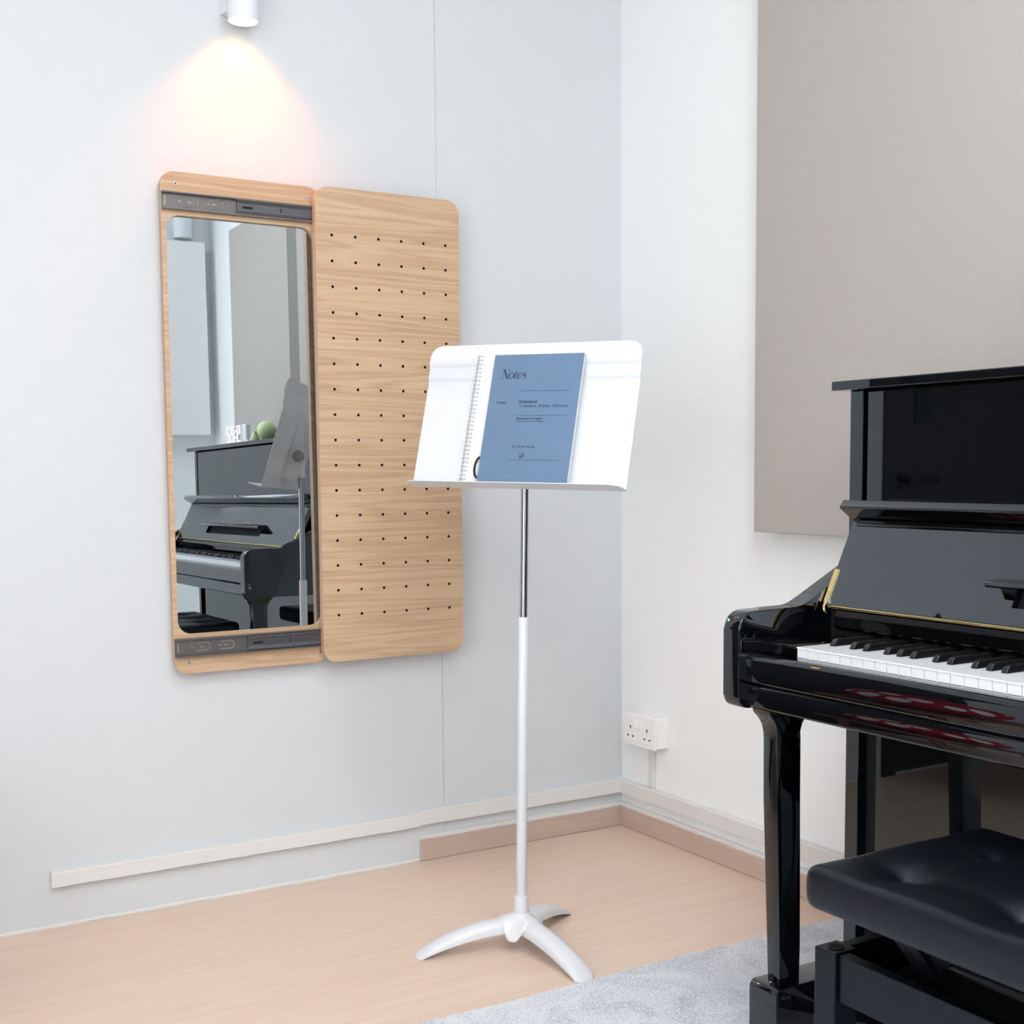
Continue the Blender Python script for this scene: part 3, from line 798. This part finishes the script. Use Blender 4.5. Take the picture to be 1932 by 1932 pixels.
# brass piano hinge along the bottom and brass end brackets
bm = cyl(bmesh.new(), (-.5015, YF0-.012, .7590), (-.5015, YF1+.012, .7590), .0017, n=12); box(bm, (-.5010, YF0-.012, .7560), (-.4985, YF1+.012, .7580)); obj('brass_hinge', bm, M['brass'], fb, smooth=40)
def bracket(my):
    bm = bmesh.new()
    pts = [FP(.004, .0022), FP(.064, .0022), FP(.064, .0), FP(.004, .0)]
    prism(bm, pts, 'y', my(YF0+.0005), my(YF0-.0075))
    prism(bm, [FP(.064, .0022), FP(.064, -.016), FP(.004, -.016), FP(.004, .0022)], 'y', my(YF0+.0015), my(YF0+.0000))
    path = [Vector((FP(.004, .0012)[0], my(YF0-.003), FP(.004, .0012)[1])), Vector((-.5035, my(YF0-.004), .7570)), Vector((-.5040, my(YF0-.006), .7510)), Vector((-.500, my(YF0-.008), .7465))]
    tube(bm, path, [.0030, .0026, .0022, .0014], 8)
    obj('brass_bracket', bm, M['brass'], fb, smooth=40)
both(bracket)
# fold-out music ledge
bm = bmesh.new(); Lz = FP(.0665, 0)
prism(bm, fillet([(Lz[0]+.008, Lz[1]-.002), (Lz[0]-.030, Lz[1]-.006), (Lz[0]-.034, Lz[1]-.003), (Lz[0]-.033, Lz[1]+.004), (Lz[0]+.008, Lz[1]+.006)], [0, .002, .002, .002, 0], 3), 'y', -1.6240, 2*YC+1.6240, .002, 2)
ml = obj('music_ledge', bm, blk, fb, smooth=35)
for y in (-1.760, -2.070):
    bm = bmesh.new(); tube(bm, [(Lz[0]-.024, y-.020, Lz[1]+.006), (Lz[0]-.024, y-.018, Lz[1]+.013), (Lz[0]-.024, y+.018, Lz[1]+.013), (Lz[0]-.024, y+.020, Lz[1]+.006)], .002, 8); obj('page_clip', bm, M['chrome'], ml, smooth=50)
# legs and toes
def leg(my):
    bm = bmesh.new(); rows_ = [(.135, -.6385, -.5945, -1.3130, -1.3420), (.20, -.6385, -.5935, -1.3115, -1.3415), (.45, -.6400, -.5905, -1.3010, -1.3350), (.545, -.6400, -.5900, -1.2990, -1.3340), (.560, -.6408, -.5895, -1.2985, -1.3340), (.572, -.6435, -.586, -1.2975, -1.3345), (.582, -.6490, -.580, -1.2962, -1.3355), (.590, -.6565, -.572, -1.2952, -1.3362), (.595, -.660, -.566, -1.2945, -1.3368), (.600, -.661, -.564, -1.2945, -1.3368)]
    prev = None
    for z, x0, x1, y0, y1 in rows_:
        r = [bm.verts.new((a, my(b), z)) for a, b in ((x0, y0), (x0, y1), (x1, y1), (x1, y0))]
        if prev:
            for k in range(4): bm.faces.new([prev[k], prev[(k+1) % 4], r[(k+1) % 4], r[k]])
        else: bm.faces.new(r)
        prev = r
    bm.faces.new(prev[::-1])
    es = [e for e in bm.edges if abs(e.verts[0].co.z-e.verts[1].co.z) > .002]
    bmesh.ops.bevel(bm, geom=es, offset=.002, segments=2, profile=.5, affect='EDGES')
    obj('leg', bm, blk, t, smooth=30)
    bm = prism(bmesh.new(), fillet([(-.395, .014), (-.663, .014), (-.663, .1420), (-.395, .1420)], [0, .004, .009, 0], 5), 'y', my(-1.2965), my(-1.3615), .003, 2); obj('toe_block', bm, blk, t, smooth=30)
both(leg)
obj('lower_panel', B((-.392, YA-.0640, .115), (-.372, YB+.0640, .598), .0012, 2), blk, t)
obj('lower_groove', B((-.378, YA-.029, .05), (-.36, YB+.029, .60)), M['gap'], t)
obj('bottom_rail', B((-.398, YA-.031, .013), (-.35, YB+.031, .108), .002), blk, t)
for i, y in enumerate((YC+.085, YC, YC-.085)):
    bm = bmesh.new(); prism(bm, [(-.40, y-.009), (-.45, y-.010), (-.480, y-.016), (-.497, y-.014), (-.503, y), (-.497, y+.014), (-.480, y+.016), (-.45, y+.010), (-.40, y+.009)], 'z', .058, .066, .002, 2); obj('pedal', bm, M['brass'], t, smooth=40)
bm = bmesh.new()
text_into(bm, '18', .009, lambda a, b: (-.672+a, YA+.0004, .6290+b))
text_into(bm, '2', .009, lambda a, b: (-.669+a, YA+.0004, .6390+b))
st = obj('number_sticker', bm, M['paper'], t)

# ------------------------------------------------------------------ things on the piano lid (seen in the mirror)
CX, CZ = -.415, 1.1415
t = thing('digital_clock', (CX, -2.10, CZ), 'white digital clock showing 9:22 on the piano lid', 'clock')
obj('base_bar', B((CX-.003, -2.222, CZ), (CX+.012, -1.985, CZ+.004), .0015), M['clock'], t)
obj('housing', B((CX-.001, -2.047, CZ+.0035), (CX+.018, -1.983, CZ+.068), .004), M['clock'], t)
SEG = {'9': 'abcdfg', '2': 'abdeg', ' ': 'bc'}
def digit(ch, yc, mat, name):
    # the reader looks along +x, so left of the digit is +y
    bm = bmesh.new(); w, hh, th_, tv = .0185, .031, .0046, .0095; zb = CZ+.004
    R = {'a': (-w, w, 2*hh-th_, 2*hh), 'g': (-w, w, hh-th_/2, hh+th_/2), 'd': (-w, w, 0, th_), 'f': (-w, -w+tv, hh, 2*hh), 'b': (w-tv, w, hh, 2*hh), 'e': (-w, -w+tv, 0, hh), 'c': (w-tv, w, 0, hh)}
    for s_ in SEG[ch]:
        a0, a1, z0, z1 = R[s_]; box(bm, (CX-.002, yc-a0, zb+z0), (CX+.0005, yc-a1, zb+z1), .0004, 1)
    obj(name, bm, mat, t)
digit(' ', -2.0145, M['led_off'], 'unlit_digit'); digit('9', -2.0735, M['led'], 'lit_digit'); digit('2', -2.1430, M['led'], 'lit_digit'); digit('2', -2.1985, M['led'], 'lit_digit')
for dz in (.017, .041): obj('colon_dot', B((CX-.002, -2.113, CZ+dz), (CX+.0005, -2.104, CZ+dz+.007)), M['led'], t)
t = thing('round_ornament', (-.385, -1.885, CZ), 'pale green ball ornament on the piano lid beside the clock', 'ornament')
bm = ball(bmesh.new(), (-.372, -1.868, CZ+.037), .0375); obj('ball', bm, M['green'], t, smooth=80)
bm = bmesh.new(); lathe(bm, [(0, 0), (.018, 0), (.019, .005), (.013, .020), (.009, .030), (0, .033)], (-.405, -1.912, CZ)); ball(bm, (-.405, -1.900, CZ+.036), .0085); obj('small_figure', bm, M['green'], t, smooth=60)
bm = prism(bmesh.new(), rrect(-.425, -1.978, -.40, -1.934, .006, 4), 'z', CZ, CZ+.005); obj('tray', bm, M['plug'], t)

# ------------------------------------------------------------------ piano bench
t = thing('piano_bench', (-.735, -1.945, .013), 'black tufted leather piano bench in front of the piano', 'bench')
BX0, BX1, BY0, BY1, BZ0, BZ1 = -.9060, -.5640, -2.215, -1.6790, .4290, .4790
tx = (-.818, -.652); ty = [-1.7735, -1.9465, -2.1195]
bm = bmesh.new(); NX, NY, NZ = 56, 84, 8
def rbox(u, v, w):
    cx, cy, cz = (BX0+BX1)/2, (BY0+BY1)/2, (BZ0+BZ1)/2; hx, hy, hz = (BX1-BX0)/2, (BY1-BY0)/2, (BZ1-BZ0)/2; r = .011
    p = Vector((u*hx, v*hy, w*hz)); c = Vector((max(-hx+r, min(hx-r, p.x)), max(-hy+r, min(hy-r, p.y)), max(-hz+.003, min(hz-r, p.z))))
    d = p-c
    if d.length > 1e-9: p = c + d.normalized()*(r if p.z > 0 else max(r*.4, min(r, r)))
    q = Vector((cx+p.x, cy+p.y, cz+p.z))
    if w > .999:
        ex = min(1, (1-abs(u))/.45); ey = min(1, (1-abs(v))/.30); dome = .004*(1-(1-ex)**2)*(1-(1-ey)**2)
        z = dome
        for a in tx:
            for b in ty:
                dd = math.hypot(q.x-a, q.y-b); z -= .014*math.exp(-(dd/.023)**1.5) + .007*math.exp(-(dd/.060)**2)
        for a in tx: z -= .0025*math.exp(-((q.x-a)/.016)**2)*min(1, ey*1.5)
        for b in ty: z -= .0025*math.exp(-((q.y-b)/.016)**2)*min(1, ex*1.5)
        q.z += z
    elif abs(w) < .99 and w < .9:
        bulge = .002*(1-(w+.1)**2)
        if abs(u) > .99: q.x += bulge*(1 if u > 0 else -1)
        if abs(v) > .99: q.y += bulge*(1 if v > 0 else -1)
    return q
def patch(n1, n2, f):
    g = [[bm.verts.new(rbox(*f(2*i/n1-1, 2*j/n2-1))) for j in range(n2+1)] for i in range(n1+1)]
    for i in range(n1):
        for j in range(n2): bm.faces.new([g[i][j], g[i+1][j], g[i+1][j+1], g[i][j+1]])
patch(NX, NY, lambda a, b: (a, b, 1)); patch(NX, NY, lambda a, b: (a, b, -1))
for s in (-1, 1):
    patch(NX, NZ, lambda a, b: (a, s, b)); patch(NY, NZ, lambda a, b: (s, a, b))
bmesh.ops.remove_doubles(bm, verts=bm.verts, dist=.0008)
cu = obj('seat_cushion', bm, M['leather'], t, smooth=70)
for a in tx:
    for b in ty:
        bm = ball(bmesh.new(), (a, b, BZ1-.0185), .0085, (1, 1, .45), u=16, v=10); obj('tuft_button', bm, M['leather'], cu, smooth=80)
obj('seat_board', B((BX0+.008, BY0+.008, .4215), (BX1-.008, BY1-.008, .4300), .002), M['benchblk'], t)
LXa, LXb, LYa, LYb = -.8830, -.5870, -2.208, -1.6745
for sx, x in ((1, LXa), (-1, LXb)):
    for sy, y in ((1, LYa), (-1, LYb)):
        bm = B((x, y, .0132), (x+sx*.040, y+sy*.0375, .3645), .0015); lg = obj('leg', bm, M['benchblk'], t)
        bm = lathe(bmesh.new(), [(.0105, 0), (.0105, .0015), (.0065, .0015), (.0065, .0003), (0, .0003)], (x+sx*.020, y+sy*.019, .3645), 20); obj('bolt_cap', bm, M['gap'], lg)
ab = .3000
for p0, p1 in (((LXa+.006, LYa+.0375, ab), (LXa+.024, LYb-.0385, .3625)), ((LXb-.024, LYa+.0375, ab), (LXb-.006, LYb-.0385, .3625)), ((LXa+.040, LYa+.004, ab), (LXb-.040, LYa+.022, .3625)), ((LXa+.040, LYb-.022, ab), (LXb-.040, LYb-.004, .3625))):
    obj('apron', B(p0, p1, .0012), M['benchblk'], t)
obj('mechanism_tray', B((LXa+.026, LYa+.024, .302), (LXb-.026, LYb-.024, .306)), M['gap'], t)
def bar(p0, p1, w, hh):
    bm = bmesh.new(); p0, p1 = Vector(p0), Vector(p1); d = (p1-p0).normalized(); s = Vector((1, 0, 0)); u = d.cross(s).normalized(); vs = []
    for p in (p0, p1): vs.append([bm.verts.new(p + s*a*w/2 + u*b*hh/2) for a, b in ((-1, -1), (1, -1), (1, 1), (-1, 1))])
    for k in range(4): bm.faces.new([vs[0][k], vs[0][(k+1) % 4], vs[1][(k+1) % 4], vs[1][k]])
    bm.faces.new(vs[0]); bm.faces.new(vs[1][::-1]); return bm
for x in (-.825, -.645):
    for y0, y1 in ((-1.745, -1.875), (-1.875, -1.745), (-2.015, -2.145), (-2.145, -2.015)):
        obj('scissor_arm', bar((x + (.004 if y0 > y1 else -.004), y0, .315), (x + (.004 if y0 > y1 else -.004), y1, .421), .006, .024), M['benchblk'], t)
for y in (-1.81, -2.08):
    bm = cyl(bmesh.new(), (-.83, y, .368), (-.64, y, .368), .008, n=16); obj('cross_shaft', bm, M['benchblk'], t, smooth=40)
bm = cyl(bmesh.new(), (-.735, LYa-.05, .335), (-.735, LYb-.03, .335), .006, n=12); obj('screw_shaft', bm, M['zinc_dark'], t, smooth=40)
bm = cyl(bmesh.new(), (-.735, LYa-.075, .335), (-.735, LYa-.045, .335), .026, n=28, bev=.004); obj('height_knob', bm, M['benchblk'], t, smooth=40)

# ------------------------------------------------------------------ stool with polka-dot cushion, left of the picture (seen in the key slip)
SX, SY = -2.10, -.42
t = thing('low_stool', (SX, SY, 0), 'low wooden stool reflected dimly in the piano lacquer', 'stool')
obj('seat', B((SX-.26, SY-.22, .245), (SX+.26, SY+.22, .27), .006), M['stoolwood'], t)
for a in (-1, 1):
    for b in (-1, 1):
        bm = cyl(bmesh.new(), (SX+a*.225, SY+b*.185, 0), (SX+a*.20, SY+b*.165, .246), .014, .019, 16); obj('leg', bm, M['stoolwood'], t, smooth=40)
bm = ball(bmesh.new(), (SX, SY, .3555), .25, (1, .9, .335)); cs = obj('polka_dot_cushion', bm, M['dots'], smooth=80, loc=(SX, SY, .27)); tag(cs, 'red cushion with white polka dots mirrored in the black key slip', 'cushion')

# ------------------------------------------------------------------ lights of the room
def ceiling_light(x, y, s=.42):
    tt = thing('ceiling_light', (x, y, ZC), 'square white ceiling light panel above the picture', 'ceiling light', 'ceiling light panels above the frame')
    obj('housing', B((x-s/2-.015, y-s/2-.015, ZC-.018), (x+s/2+.015, y+s/2+.015, ZC), .002), M['plug'], tt)
    obj('diffuser', B((x-s/2, y-s/2, ZC-.021), (x+s/2, y+s/2, ZC-.017)), M['panel_light'], tt)
for x, y in ((-1.0, -2.05), (-1.9, -2.75), (-2.5, -3.15)): ceiling_light(x, y)

w = bpy.data.worlds.new('world'); scn.world = w; w.use_nodes = True
w.node_tree.nodes['Background'].inputs['Color'].default_value = (.8, .9, 1, 1); w.node_tree.nodes['Background'].inputs['Strength'].default_value = .2
vs = scn.view_settings
vs.view_transform = 'Standard'; vs.look = 'None'; vs.gamma = 1; vs.use_curve_mapping = False; vs.exposure = .62
